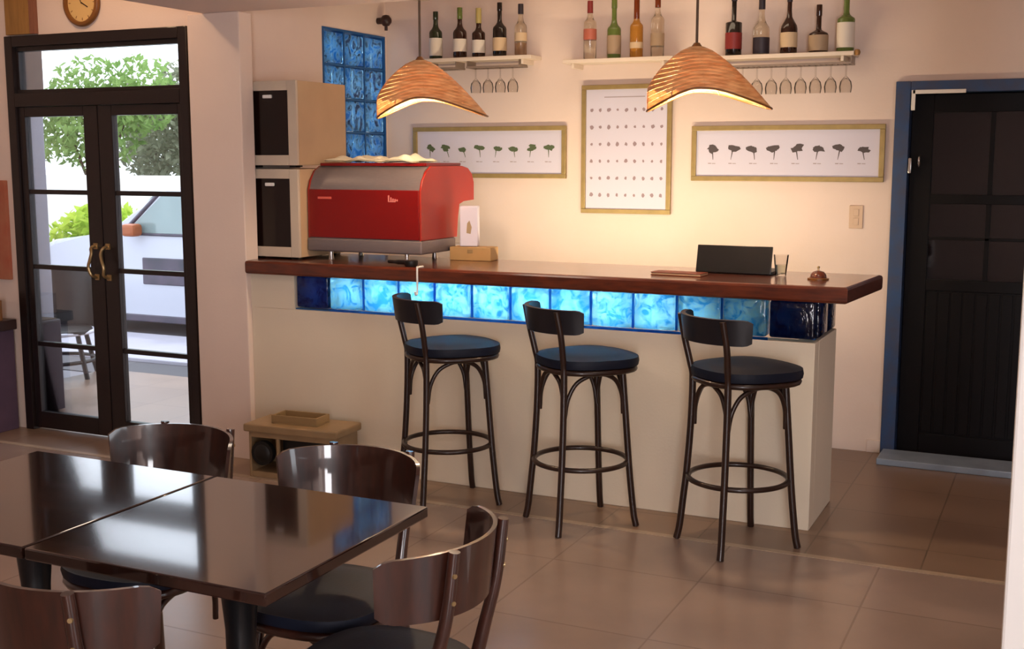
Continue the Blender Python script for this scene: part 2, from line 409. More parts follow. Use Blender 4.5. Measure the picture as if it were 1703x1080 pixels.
# glass block window in the side wall
w = MB(); fx0, fx1 = XL-.10, XL+.006; t_ = .012
w.box(fx0, fx1, WY0, WY0+t_, WZ0, WZ1); w.box(fx0, fx1, WY1-t_, WY1, WZ0, WZ1); w.box(fx0, fx1, WY0+t_, WY1-t_, WZ0, WZ0+t_); w.box(fx0, fx1, WY0+t_, WY1-t_, WZ1-t_, WZ1)
ny, nz = 3, 6; gy = (WY1-WY0-2*t_)/ny; gz = (WZ1-WZ0-2*t_)/nz
for i in range(1, ny): y = WY0+t_+gy*i; w.box(fx0+.01, fx1-.008, y-.006, y+.006, WZ0+t_, WZ1-t_)
for j in range(1, nz): z = WZ0+t_+gz*j; w.box(fx0+.012, fx1-.01, WY0+t_, WY1-t_, z-.006, z+.006)
bw = struct('window_2', w, M['mortar'], 'blue glass block window beside the shelves')
def block(name, mb_dims, m, parent, facex=False):
    x0, x1, y0, y1, z0, z1 = mb_dims
    q = MB().box(x0, x1, y0, y1, z0, z1, .008, 3)
    return q.build(name, m, parent)
for i in range(ny):
    for j in range(nz):
        y = WY0+t_+gy*i; z = WZ0+t_+gz*j
        q = MB().box(XL-.085, XL-.002, y+.008, y+gy-.008, z+.008, z+gz-.008, .01, 2)
        q.build('glass_block', M['wblue'], bw)

# blue door
w = MB(); y0 = YB-.03
w.box(BX0-.045, BX0+.03, y0, YB+.12, 0, BH+.03, .004); w.box(BX1-.03, BX1+.045, y0, YB+.12, 0, BH+.03, .004); w.box(BX0+.03, BX1-.03, y0, YB+.12, BH-.03, BH+.03, .004)
fr = struct('trim_3', w, M['blue'], 'blue painted frame of the dark inner door')
q = MB(); q.box(BX0+.04, BX0+.30, y0-.006, y0, BH-.036, BH-.016, .002); q.box(BX0+.035, BX0+.055, y0-.006, y0, BH-.12, BH-.016, .002)  # white L modelled in place of a light reflection on the jamb
q.build('corner_glint', M['white'], fr)['label'] = 'white L shape standing in for a light reflection'
q = MB().box(BX0+.034, BX0+.05, y0-.01, y0+.004, 1.52, 1.60, .003); q.build('hinge', M['steel2'], fr)['label'] = 'pale metal hinge plate'
dx0, dx1 = BX0+.032, BX1-.032; yd = YB+.05
w = MB(); w.box(dx0, dx0+.11, yd, yd+.04, .012, BH-.035, .003); w.box(dx1-.11, dx1, yd, yd+.04, .012, BH-.035, .003)
w.box(dx0+.11, dx1-.11, yd, yd+.04, BH-.13, BH-.035, .003); w.box(dx0+.11, dx1-.11, yd, yd+.04, .012, .12, .003)
w.box(dx0+.11, dx1-.11, yd, yd+.04, 1.36, 1.41, .003); w.box(dx0+.11, dx1-.11, yd, yd+.04, .90, .96, .003)
bd = struct('door_3', w, M['darkblue'], 'dark inner door with blue frame right of the bar')
mx_ = dx0+.40
for z0, z1 in ((1.41, BH-.13), (.96, 1.36)):
    MB().box(mx_-.012, mx_+.012, yd+.004, yd+.036, z0, z1, .002).build('muntin', M['darkblue'], bd)
    MB().box(dx0+.11, mx_-.012, yd+.015, yd+.02, z0, z1).build('glass_pane', M['darkglass'], bd)
    MB().box(mx_+.012, dx1-.11, yd+.015, yd+.02, z0, z1).build('glass_pane', M['darkglass'], bd)
MB().box(dx0+.11, dx1-.11, yd+.004, yd+.036, 1.17, 1.185, .002).build('muntin', M['darkblue'], bd)
w = MB().box(dx0+.11, dx1-.11, yd+.01, yd+.03, .12, .90)
for k in range(11):
    x = dx0+.12+k*.062; w.box(x, x+.05, yd+.004, yd+.012, .13, .89, .002)
w.build('door_panel', M['darkblue'], bd)['label'] = 'dark ribbed lower panel'
MB().tube(cr([(dx0+.05, yd, 1.55), (dx0+.05, yd-.04, 1.56), (dx0+.05, yd-.045, 1.60), (dx0+.05, yd, 1.615)], 4), .007, 8).build('door_handle', M['steel2'], bd)['label'] = 'small steel pull handle'
struct('trim_4', MB().box(BX0-.03, 1.2, 6.28, YB-.032, 0, .035, .006), M['sill'], 'glossy pale blue threshold step under the dark door')

q = MB(); q.box(-1.4, -1.3, YB+.15, 8.6, -.1, 2.5); q.box(.9, 1.0, YB+.15, 8.6, -.1, 2.5); q.box(-1.3, .9, 8.5, 8.6, -.1, 2.5); q.box(-1.3, .9, YB+.15, 8.5, 2.4, 2.5)
struct('wall_dark_box', q, M['plantdark'])  # unseen dark box, added to stop sky light leaking in behind the door
struct('floor', MB().box(-1.3, .9, 6.7, 8.5, -.1, 0), M['floor2'])  # floor of the unseen dark box, added with it
# exterior of the entrance
tag(MB().box(-22, -3, 5.12, 30, -.3, -.12).build('ground', M['concrete']), 'grey concrete ground outside the entrance', None, None, 'structure')
tag(MB().box(-6.6, -4.1, 5.12, 6.0, -.12, -.02, .01).build('porch_floor', M['porch']), 'pale porch slab outside the entrance doors', None, None, 'structure')
tag(MB().box(-20, -4.2, 7.55, 8.68, -.12, -.08, .01).build('kerb', M['pale']), 'pale kerb slab beside the parked white car', None, None, 'structure')
tag(MB().box(-20, -4.2, 7.02, 7.55, -.12, -.112).build('dark_strip', M['stripdark']), 'dark strip on the ground before the kerb', None, None, 'structure')  # flat strip, darker than the ground around it
tag(MB().box(-6.9, -4.2, 5.13, 5.50, 2.42, 2.5).build('awning', M['awn']), 'grey porch roof slab above the entrance', None, None, 'structure')
tag(MB().box(-6.9, -6.09, 5.54, 5.76, 1.93, 2.42, .01).build('porch_wall_top', M['porchbrown']), 'brown upper part of the porch wall behind the transom', None, None, 'structure')  # upper wall block, coloured browner and darker than the one below
tag(MB().box(-6.9, -6.10, 5.55, 5.75, -.12, 1.93, .01).build('porch_wall', M['extwall']), 'pale blue grey porch wall left of the doors', None, None, 'structure')
tag(MB().box(-24, -7.5, 12.4, 12.6, -.12, 1.36).build('boundary_wall', M['farwall']), 'white boundary wall across the street', None, None, 'structure')

# ------------------------------------------------------------------ the bar
bar = thing('bar_counter', 'cream plastered bar with a row of lit blue glass blocks below its wooden top', 'bar', (-2.4, 5.0, 0))
BXL, BXR, BY0, BY1, BZ = -3.885, -.945, 5.0, 5.50, .822
def bp(mb, name, m, label=None):
    for v in mb.bm.verts: v.co -= Vector((-2.4, 5.0, 0))
    o = mb.build(name, m, bar)
    if label: o['label'] = label
    return o
q = MB().box(BXL, BXR, BY0, BY0+.09, 0, BZ, .004); q.box(BXL, -3.61, BY0, BY0+.09, BZ, .998)
bp(q, 'front_panel', M['barwall'])
q = MB().box(BXR-.09, BXR, BY0+.09, BY1, 0, BZ, .004)
bp(q, 'end_panel', M['barwall'])
q = MB().box(BXL, BXR-.09, BY0+.09, BY1, .45, .47); q.box(BXL, BXR-.09, BY0+.09, BY1, .0, .05)
bp(q, 'inner_shelf', M['white'])
NB = 13; pitch = (BXR-(-3.605))/NB
for i in range(NB):
    x = -3.605+i*pitch
    end = i in (0, 12)
    half = i in (1, 11)
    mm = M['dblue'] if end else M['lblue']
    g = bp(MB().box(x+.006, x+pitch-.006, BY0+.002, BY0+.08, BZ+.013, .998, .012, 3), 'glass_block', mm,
           'unlit deep blue glass block' if end else None)
q = MB()
for i in range(2, 12):
    x = -3.605+i*pitch; q.box(x-.0055, x+.0055, BY0+.010, BY0+.014, BZ+.014, .998)
q.box(-3.605+pitch, -3.605+12*pitch, BY0+.006, BY0+.012, BZ, BZ+.012)
bp(q, 'glass_joints', M['joint'], 'lit blue joints between the glass blocks')
bp(MB().box(-3.61, -3.605+pitch, BY0+.01, BY0+.072, BZ, BZ+.006), 'mortar_bed', M['mortar'])
for i in range(2):
    y = BY0+.09+i*.2
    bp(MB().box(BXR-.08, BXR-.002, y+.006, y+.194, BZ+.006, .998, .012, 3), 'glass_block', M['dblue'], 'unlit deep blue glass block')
bp(MB().box(BXR-.03, BXR-.02, BY0+.09, BY1, BZ, BZ+.006), 'mortar_bed', M['mortar'])
# inner lamp strip
bp(MB().box(-3.3, -1.35, 5.36, 5.385, .955, .985, .004), 'lamp_strip', M['white'])

# worktop: rounded slab with an undercut, slightly angled right end
ct = MB()
prof = [(-3.883, 4.952), (-.812, 4.952), (-.760, 5.575), (-3.97, 5.575), (-3.97, 5.075), (-3.883, 5.075)]
ct.prism(prof, 2, 1.0, 1.07, .012)
o = ct.build('countertop', M['counter']); tag(o, 'thick reddish brown wooden bar top', 'countertop')

CT = 1.0705
# ------------------------------------------------------------------ bar stools
def bent_legs(root, m, spec, name='leg'):
    for pts, r in spec:
        MB().tube(cr(pts, 6), r, 10).build(name, m, root)
def back_panel(R0, R1, h, z0, z1, th, top=0.0):
    """curved board: arc about +z at the -y side, half angle h; R0 bottom radius, R1 top radius"""
    nu, nv = 28, 4; q = MB(); rows = []
    for side in (0, 1):
        g = []
        for i in range(nu+1):
            a = math.radians(-90-h+2*h*i/nu); e = abs(2*i/nu-1)
            col = []
            for j in range(nv+1):
                t = j/nv
                zc = (z0+z1)/2; hz = (z1-z0)/2*(1-.22*max(0, (e-.86)/.14)**2)
                z = zc+(2*t-1)*hz+top*(1-e*e)*(t-.5)
                r = R0+(R1-R0)*t+(th if side else 0)
                col.append(q.bm.verts.new((r*math.cos(a), r*math.sin(a), z)))
            g.append(col)
        rows.append(g)
    A, B = rows
    for i in range(nu):
        for j in range(nv):
            q.bm.faces.new((A[i][j], A[i+1][j], A[i+1][j+1], A[i][j+1])); q.bm.faces.new((B[i][j], B[i][j+1], B[i+1][j+1], B[i+1][j]))
        q.bm.faces.new((A[i][0], B[i][0], B[i+1][0], A[i+1][0])); q.bm.faces.new((A[i][nv], A[i+1][nv], B[i+1][nv], B[i][nv]))
    for i in (0, nu):
        for j in range(nv): q.bm.faces.new((A[i][j], A[i][j+1], B[i][j+1], B[i][j]))
    return q
def seat_outline(r, k, widen=.08):
    a = 2*PI*k; ex = 2.6
    c, s = math.cos(a), math.sin(a)
    rr = r/((abs(c)**ex+abs(s)**ex)**(1/ex))
    x, y = rr*c, rr*s
    return x*(1+widen*y/r), y
def cushion(r, z0, z1, dy=0.0, dome=.012):
    prof = [(0, z0), (.93, z0), (.985, z0+.004), (1.0, z0+(z1-z0)*.4), (.985, z0+(z1-z0)*.72), (.93, z1-dome*.8), (.75, z1-dome*.25), (.4, z1), (0, z1+.001)]
    q = MB(); n = 40; rings = []
    for f, z in prof:
        if f == 0: rings.append([q.bm.verts.new((0, dy, z))]); continue
        ring = []
        for k in range(n):
            x, y = seat_outline(r*f, k/n); ring.append(q.bm.verts.new((x, y+dy, z)))
        rings.append(ring)
    for A, B in zip(rings, rings[1:]):
        for k in range(n):
            if len(A) == 1: q.bm.faces.new((A[0], B[k], B[(k+1) % n]))
            elif len(B) == 1: q.bm.faces.new((A[k], A[(k+1) % n], B[0]))
            else: q.bm.faces.new((A[k], A[(k+1) % n], B[(k+1) % n], B[k]))
    return q
def arch(a0, a1, r0, r1, z0, z1):
    """bent brace from leg at angle a0 up under the seat and down to the leg at a1"""
    pts = []
    for t, z, r in ((0, z0, r0), (.04, z0+(z1-z0)*.45, r0*.985), (.14, z0+(z1-z0)*.8, r1*.98), (.32, z1-.006, r1*.9), (.5, z1, r1*.84), (.68, z1-.006, r1*.9), (.86, z0+(z1-z0)*.8, r1*.98), (.96, z0+(z1-z0)*.45, r0*.985), (1, z0, r0)):
        pts.append(pol(r, a0+(a1-a0)*t, z))
    return pts
def make_stool():
    t = thing('bar_stool', 'dark bentwood bar stool with navy seat, leftmost of three at the bar', 'bar stool', (0, 0, 0), 0, 'bar stools')
    wd = M['stoolwood']
    cushion(.212, .712, .768, .022, .02).build('seat', M['navy'], t)
    q = MB().tube([(seat_outline(.196, k/36)[0], seat_outline(.196, k/36)[1]+.02, .700) for k in range(36)], .013, 8, closed=True)
    q.build('seat_frame', wd, t)
    aF, aR = (50, 130), (-50, -130)
    for a in aF:
        bent_legs(t, wd, [([pol(.250, a, 0.0), pol(.238, a, .06), pol(.222, a, .20), pol(.212, a, .31), pol(.197, a, .50), pol(.180, a, .705)], .0145)])
    for a in aR:
        bent_legs(t, wd, [([pol(.250, a, 0.0), pol(.238, a, .06), pol(.223, a, .20), pol(.212, a, .31), pol(.200, a, .50), pol(.196, a, .69), pol(.208, a, .76), pol(.232, a, .86), pol(.250, a+3*(1 if a < -90 else -1), .965)], [.0145]*31+[.0135]*18)])
    for b0, b1 in ((50, 130), (130, 230), (230, 310), (-50, 50)):
        MB().tube(cr(arch(b0, b1, .185, .170, .50, .685), 5), .0095, 8).build('arch_brace', wd, t)
    MB().tube([pol(.205, k*7.5, .283) for k in range(48)], .0115, 8, closed=True).build('foot_ring', wd, t)
    bp_ = back_panel(.216, .230, 64, .868, .972, .020).build('backrest', M['blackpad'], t)
    return t
st = make_stool()
S_RZ = math.radians(-40)
st.location = (-2.57, 4.735, .002); st.rotation_euler.z = S_RZ
for x, y, lb in ((-1.89, 4.707, 'dark bentwood bar stool with navy seat, middle of three at the bar'), (-1.187, 4.71, 'dark bentwood bar stool with navy seat, rightmost of three, nearest the bar end')):
    dup(st, (x, y, .002), S_RZ, lb)

# ------------------------------------------------------------------ tables
def make_table(label):
    t = thing('cafe_table', label, 'table', (0, 0, 0), 0, 'dark square tables pushed together')
    h = .326
    MB().box(-h, h, -h, h, .722, .75, .004, 2).build('tabletop', M['tabletop'], t)
    q = MB().box(-.28, .28, -.03, .03, .700, .722, .003); q.box(-.03, .03, -.28, -.03, .700, .722, .003); q.box(-.03, .03, .03, .28, .700, .722, .003)
    q.build('support_cross', M['black'], t)
    MB().lathe([(0, .70), (.085, .70), (.075, .66), (.045, .60), (.036, .5), (.034, .2), (.045, .07), (.07, .045), (0, .045)], 20).build('column', M['black'], t)
    for a in (0, 90, 180, 270):
        MB().tube(cr([pol(.03, a, .075), pol(.15, a, .055), pol(.29, a, .018)], 5), [.026]*5+[.022]*5+[.016], 8).build('foot', M['black'], t)
    return t
tb = make_table('dark glossy square table nearest the bar stools, its corner clear of the other table')
tb.location = (-1.713, 2.126, 0)
dup(tb, (-2.372, 2.126, 0), 0, 'dark glossy square table at the left edge, reflecting the glass doors')

# ------------------------------------------------------------------ cafe chairs
def make_chair():
    t = thing('cafe_chair', 'x', 'chair', (0, 0, 0), 0, 'brown bent plywood chairs around the tables')
    wd = M['walnut']
    cushion(.205, .432, .478, .01, .018).build('seat', M['navy'], t)
    MB().tube([(seat_outline(.19, k/36)[0], seat_outline(.19, k/36)[1]+.01, .420) for k in range(36)], .014, 8, closed=True).build('seat_frame', wd, t)
    for a in (50, 130):
        bent_legs(t, wd, [([pol(.235, a, 0.0), pol(.215, a, .12), pol(.195, a, .28), pol(.178, a, .42)], .0155)])
    for a in (-52, -128):
        sg = 1 if a > -90 else -1
        pts = cr([pol(.300, a, 0), pol(.255, a, .15), pol(.222, a, .30), pol(.205, a, .42), pol(.222, a+sg*-4, .53), pol(.250, a+sg*-8, .66), pol(.266, a+sg*-10, .80)], 6)
        n = len(pts)
        MB().tube(pts, [.0165-.004*max(0, i/n-.6)/.4 for i in range(n)], 10).build('rear_leg', wd, t)
    p = back_panel(.226, .242, 66, .652, .792, .010, .012).build('backrest', wd, t)
    for a in (-61, -119):
        for z in (.69, .75):
            nrm = Vector((math.cos(math.radians(a)), math.sin(math.radians(a)), 0))
            c2 = pol(.2745, a, z) if z > .7 else pol(.269, a, z)
            MB().tube([c2-nrm*.006, c2+nrm*.001], [.007, .005], 10).build('screw_cap', M['brass'], t)['label'] = 'pale screw head'
    for b0, b1 in ((50, 130), (130, 232), (-52, 50)):
        MB().tube(cr(arch(b0, b1, .188, .172, .24, .405), 5), .009, 8).build('arch_brace', wd, t)
    return t
c0 = make_chair()
chairs = [
 (-2.350, 2.51, PI, 'brown curved-back chair with a white glint, behind the left table near the glass doors'),
 (-1.730, 2.505, PI, 'brown curved-back chair with a white glint, behind the right table near the bar stools'),
 (-1.340, 2.170, math.radians(92), 'brown curved-back chair with navy seat at the right side of the tables'),
 (-1.765, 1.775, 0, 'dark brown curved-back chair at the bottom left, its back to the camera'),
]
for i, (x, y, rz, lb) in enumerate(chairs):
    if i == 0: c0.location = (x, y, 0); c0.rotation_euler.z = rz; c0['label'] = lb
    else: dup(c0, (x, y, 0), rz, lb)

# ------------------------------------------------------------------ beige heater by the bar
h = thing('space_heater', 'worn beige metal box heater with black openings on the floor by the bar', 'heater', (-3.44, 4.80, 0.002), math.radians(4))
q = MB().box(-.27, .27, -.12, .13, .235, .275, .008); q.build('top_lid', M['beige'], h)
q = MB(); q.box(-.25, -.235, -.10, .12, 0, .235, .003); q.box(.235, .25, -.10, .12, 0, .235, .003); q.box(-.235, .235, .10, .12, 0, .235); q.box(-.235, .235, -.10, .10, 0, .03, .003)
q.box(-.235, .235, -.10, -.085, .205, .235, .003); q.box(-.09, -.075, -.10, -.085, .03, .205, .002)
q.build('body', M['beige'], h)
q = MB().box(-.075, .235, -.06, -.05, .10, .205); q.build('grille', M['soot'], h)
q = MB().box(-.075, .235, -.098, -.088, .03, .10, .003); q.build('lower_panel', M['plum'], h)['label'] = 'dull purple lower front panel'
q = MB()
q.tube([(-.165, -.085, .13), (-.165, -.115, .13)], .062, 24); q.tube([(-.165, -.115, .13), (-.165, -.125, .13)], [.045, .03], 24)
q.build('burner', M['soot'], h)['label'] = 'round black burner opening'
q = MB(); q.box(-.14, .12, -.06, .07, .275, .283, .002); q.box(-.14, .12, -.06, -.05, .283, .318, .002); q.box(-.14, .12, .06, .07, .283, .318, .002); q.box(-.14, -.13, -.05, .06, .283, .318, .002); q.box(.11, .12, -.05, .06, .283, .318, .002)
q.build('top_tray', M['beige2'], h)

# ------------------------------------------------------------------ cabinets on the counter
def cabinet(z, hgt, label):
    W, D = .345, .46
    t = thing('display_cabinet', label, 'cabinet', (-3.803, 5.085, z), 0, 'small cabinets stacked on the bar')
    q = MB().box(-W/2, W/2, .018, D, 0.012, hgt-.006, .004); q.build('body', M['creamside'], t)
    q = MB(); b_ = .048
    q.box(-W/2, -W/2+b_, 0, .018, .012, hgt-.006, .003); q.box(W/2-b_-.006, W/2, 0, .018, .012, hgt-.006, .003)
    q.box(-W/2+b_, W/2-b_-.006, 0, .018, .012, .065, .003); q.box(-W/2+b_, W/2-b_-.006, 0, .018, hgt-.056, hgt-.006, .003)
    d = q.build('door', M['cream'], t)
    MB().box(-W/2+b_, W/2-b_-.006, .008, .014, .065, hgt-.056).build('glass_panel', M['cabglass'], d)
    MB().box(-.035, .02, -.006, .008, hgt-.095, hgt-.077, .004).build('handle', M['white'], d)['label'] = 'small white bar standing in for a glint'  # white bar modelled in place of a glint on the glass
    q = MB()
    for x in (-.12, .12):
        for y in (.05, D-.05): q.box(x-.02, x+.02, y-.02, y+.02, 0, .013)
    q.build('feet', M['black'], t)
cabinet(CT, .478, 'small cream cabinet with dark glass door standing directly on the bar')
cabinet(CT+.479, .452, 'small cream cabinet with dark glass door, upper one of the stack')

# ------------------------------------------------------------------ espresso machine
em = thing('espresso_machine', 'large red and grey espresso machine on the left end of the bar', 'coffee machine', (-3.285, 5.16, CT), 0)
x0, x1 = -.338, .345
# local z from counter
side = [(0.0, .115), (0.0, .365), (.018, .415), (.05, .462), (.10, .488), (.44, .488), (.505, .476), (.55, .445), (.572, .40), (.572, .305), (.45, .300), (.40, .29), (.385, .22), (.375, .115)]
MB().prism(side, 0, x0+.012, x1-.012, .0).build('body', M['steel'], em)
for a, b in ((x0, x0+.012), (x1-.012, x1)):
    MB().prism([(y-.004 if y < .02 else y+.004, z) for y, z in side], 0, a, b, .003).build('side_panel', M['redside'], em)['label'] = 'orange red side panel'
q = MB().box(x0+.012, x1-.012, -.008, 0, .118, .368, .003); fp = q.build('front_panel', M['red'], em); fp['label'] = 'deep red back panel facing the room'
q = MB()
q.box(-.27, -.185, -.0095, -.008, .318, .330, .001)
q.build('logo', mat('pale red lettering', (206, 92, 80), .4), fp)
q = MB()
for k, (dx, hh) in enumerate(((0, .03), (.014, .02), (.026, .014), (.038, .012), (.05, .010))):
    q.box(.155+dx, .163+dx, -.0095, -.008, .312, .312+hh, .001)
q.box(.155, .20, -.0095, -.008, .308, .312, .001)
q.build('logo', mat('pale pink lettering', (214, 128, 120), .4), fp)
q = MB().box(x0-.004, x1+.004, -.012, .36, .045, .115, .012, 3); q.build('base', M['steel'], em)
for a in (-.22, .24):
    for y in (.03, .32):
        MB().lathe([(0, 0), (.016, 0), (.014, .01), (.011, .045), (0, .045)], 14, (a, y, 0)).build('foot', M['steel2'], em)
q = MB()
for a, b in ((x0+.02, x0+.03), (x1-.03, x1-.02)): q.box(a, b, .09, .46, .488, .503, .002)
q.box(x0+.03, x1-.03, .085, .095, .488, .503, .002); q.box(x0+.03, x1-.03, .45, .46, .488, .503, .002)
q.build('cup_rail', M['red'], em)
q = MB().box(x0+.05, x1-.03, .372, .56, .05, .07, .004); q.build('drip_tray', M['steel2'], em)
for a in (-.17, .13):
    MB().tube([(a, .47, .30), (a, .47, .25)], .03, 16).build('group_head', M['steel2'], em)
# cloths
def cloth(name, x, y, z, w_, d_, seed, label, rz=0):
    r_ = random.Random(seed); ph = [r_.uniform(0, 6) for _ in range(6)]
    q = MB(); nu, nv = 36, 14
    def f(s):
        def g(u, v):
            X = (u-.5)*w_; Y = (v-.5)*d_
            Z = .014+.010*math.sin(u*9+ph[0])+.006*math.sin(u*17+v*4+ph[1])+.005*math.sin(v*11+ph[2])+.01*(1-abs(2*u-1))
            e = min(u, 1-u, v, 1-v)
            Z *= min(1, .35+e*6)
            return (X+.01*math.sin(v*6+ph[3]), Y+.012*math.sin(u*7+ph[4]), max(.001, Z) + (.006 if s else 0))
        return g
    q.grid(f(1), nu, nv); q.grid(f(0), nu, nv)
    bmesh.ops.remove_doubles(q.bm, verts=q.bm.verts, dist=1e-5)
    o = q.build(name, M['cloth'], None, 60); o.location = (x, y, z); o.rotation_euler.z = rz
    return tag(o, label, 'cloth', None)
cloth('folded_cloth', -3.44, 5.40, CT+.504, .30, .26, 3, 'white cloth heaped on the left half of the coffee machine top', .1)
cloth('folded_cloth', -3.12, 5.36, CT+.504, .28, .24, 9, 'white cloth spread on the right half of the coffee machine top', -.05)

# things around the machine
t = thing('paper_packet', 'upright white paper packet with a small dark print beside the coffee machine', 'packet', (-2.84, 5.49, CT+.072), .3)
MB().box(-.048, .048, -.03, .03, 0, .21, .006).build('packet_body', M['paper'], t)
MB().prism([(-.012, .07), (.010, .065), (.016, .10), (.004, .135), (-.008, .12)], 1, -.0312, -.030).build('printed_mark', mat('tan ink', (160, 138, 108), .7), t)
t = thing('wooden_box', 'low tan wooden box on the bar right of the coffee machine', 'box', (-2.815, 5.49, CT), .08)
MB().box(-.115, .115, -.055, .055, 0, .070, .003).build('box_body', mat('tan box wood', (176, 140, 92), .6, noise=.15), t)
MB().box(-.015, .015, -.0575, -.055, .04, .058, .001).build('finger_hole', M['beige2'], t)
t = thing('portafilter', 'dark portafilter lying on the bar under the coffee machine corner', 'coffee tool', (-2.985, 5.03, CT), 0)
MB().tube(cr([(-.10, .05, .014), (-.03, .02, .016), (.03, 0, .018)], 4), [.009]*4+[.012]*5, 10).build('handle', M['black'], t)
MB().lathe([(0, 0), (.03, 0), (.034, .01), (.034, .028), (.028, .03), (0, .03)], 20, (.06, -.005, 0)).build('basket', M['soot'], t)
t = thing('bar_hook', 'thin white hook hanging over the front edge of the bar top', 'hook', (-2.845, 4.952, CT), 0)
MB().tube(cr([(0, .05, .004), (0, .0, .004), (0, -.008, -.005), (0, -.008, -.10), (0, -.012, -.125), (0, -.025, -.128), (0, -.030, -.112)], 4), .005, 8).build('wire', M['white'], t)
# laptop
t = thing('laptop', 'open black laptop on the bar, its lid back toward the room', 'laptop', (-1.385, 5.33, CT), 0)
q = MB(); q.obox((0, -.018, .068), (.35, .008, .128), Matrix.Rotation(math.radians(-14), 3, 'X'), .003); q.build('screen_lid', M['black'], t)
MB().box(-.172, .172, .004, .215, 0, .014, .003).build('keyboard_base', M['soot'], t)
t = thing('menu_book', 'flat reddish brown book lying on the bar left of the laptop', 'book', (-1.60, 5.17, CT), -.06)
MB().box(-.12, .12, -.05, .05, 0, .003, .001).build('cover', mat('red brown leather', (110, 48, 28), .5), t)
MB().box(-.117, .119, -.048, .048, .003, .011).build('pages', M['creamside'], t)
MB().box(-.12, .12, -.05, .05, .011, .014, .001).build('cover', mat('red brown leather', (110, 48, 28), .5), t)
t = thing('drinking_glass', 'small clear glass standing at the right of the laptop', 'glass', (-1.175, 5.34, CT), 0)
MB().lathe([(0, .001), (.024, .001), (.034, .095), (.032, .095), (.022, .008), (0, .008)], 24).build('glass_body', G['wine'], t)
MB().lathe([(0, .009), (.0215, .009), (.026, .05), (0, .05)], 20).build('water', glassm('pale water', (210, 214, 200), .9), t)
t = thing('service_bell', 'small brown metal bell on the right end of the bar', 'bell', (-.988, 5.24, CT), 0)
MB().lathe([(0, 0), (.046, 0), (.046, .006), (.036, .009), (0, .009)], 24).build('base', M['clockrim'], t)
MB().lathe([(.036, .0095), (.034, .022), (.024, .034), (.008, .039), (0, .039)], 24).build('dome', M['counter'], t)
MB().lathe([(0, .0395), (.004, .0395), (.004, .05), (.007, .052), (.005, .058), (0, .059)], 12).build('button', M['brass'], t)

# ------------------------------------------------------------------ prints on the back wall
def blob(q, cx, cz, s, seed, stem=True, y=0.0):
    r_ = random.Random(seed)
    for k in range(3):
        ox, oz = cx+r_.uniform(-.5, .5)*s*.7, cz+r_.uniform(-.25, .4)*s*.6
        n = 9; rad = [s*r_.uniform(.25, .52) for _ in range(n)]
        q.prism([(ox+rad[i]*math.cos(2*PI*i/n)*1.1, oz+rad[i]*.7*math.sin(2*PI*i/n)) for i in range(n)], 1, y-.0004*(k+1), y)
    if stem:
        dx = r_.uniform(-.2, .35)*s
        q.prism([(cx-.05*s, cz), (cx+.09*s, cz), (cx+dx+.05*s, cz-s*1.0), (cx+dx, cz-s*1.05)], 1, y-.0003, y)
def frame_print(name, xa, xb, za, zb, fw, label, cat, fill, group=None):
    cx, cz = (xa+xb)/2, (za+zb)/2; W, H = (xb-xa)/2, (zb-za)/2
    t = thing(name, label, cat, (cx, YB, cz), 0, group)
    q = MB(); d = -.028
    q.box(-W, W, d, -.001, H-fw, H, .003); q.box(-W, W, d, -.001, -H, -H+fw, .003); q.box(-W, -W+fw, d, -.001, -H+fw, H-fw, .003); q.box(W-fw, W, d, -.001, -H+fw, H-fw, .003)
    q.build('frame', M['gold'], t)
    p = MB().box(-W+fw, W-fw, -.014, -.004, -H+fw, H-fw).build('print_sheet', M['paper'], t)
    fill(p, W-fw, H-fw, -.0141)
    return t
def landscape(ink, s, seed0):
    def fill(p, W, H, y):
        for k in range(8):
            q = MB(); blob(q, -W*.82+k*W*1.64/7, H*.18, s, seed0+k, True, y)
            q.build('plant_drawing', ink, p)
        q = MB()
        for k in range(8):
            cx = -W*.82+k*W*1.64/7
            q.box(cx-.022, cx-.004, y-.0002, y, -H*.46, -H*.42); q.box(cx+.0, cx+.02, y-.0002, y, -H*.46, -H*.43)
        q.build('caption_marks', M['inkfaint'], p)
    return fill
frame_print('framed_print', -3.774, -2.733, 1.478, 1.79, .027, 'wide gold framed print of green plant drawings, partly behind the red coffee machine', 'picture', landscape(M['inkgreen'], .052, 40), 'framed plant prints')
frame_print('framed_print', -1.962, -.909, 1.472, 1.778, .027, 'wide gold framed print of dark plant drawings, nearest the blue door', 'picture', landscape(M['inkdark'], .056, 70), 'framed plant prints')
def portrait(p, W, H, y):
    MB().box(-W*.55, W*.45, y-.0002, y, H*.865, H*.88).build('heading', M['inkfaint'], p)
    r_ = random.Random(5); ink = mat('mauve grey ink', (150, 132, 140), .8)
    for r in range(6):
        for c in range(9):
            q = MB(); cx = -W*.86+c*W*1.72/8; cz = H*.66-r*H*.285; s = r_.uniform(.7, 1.1)
            n = 7; q.prism([(cx+.011*s*math.cos(2*PI*i/n)*r_.uniform(.7, 1.2), cz+.012*s*math.sin(2*PI*i/n)*r_.uniform(.7, 1.3)) for i in range(n)], 1, y-.0003, y)
            q.build('symbol', ink, p)
frame_print('framed_chart', -2.633, -2.083, 1.277, 2.02, .026, 'tall gold framed chart with rows of small symbols between the two prints', 'picture', portrait)
t = thing('light_switch', 'pale double switch plate on the wall left of the blue door', 'switch', (-1.045, YB, 1.285), 0)
MB().box(-.036, .036, -.009, -.0005, -.062, .062, .003).build('plate', mat('beige plastic', (204, 176, 152), .5), t)
for z in (-.024, .024): MB().box(-.014, .014, -.013, -.009, z-.019, z+.019, .002).build('rocker', mat('beige plastic', (204, 176, 152), .5), t)

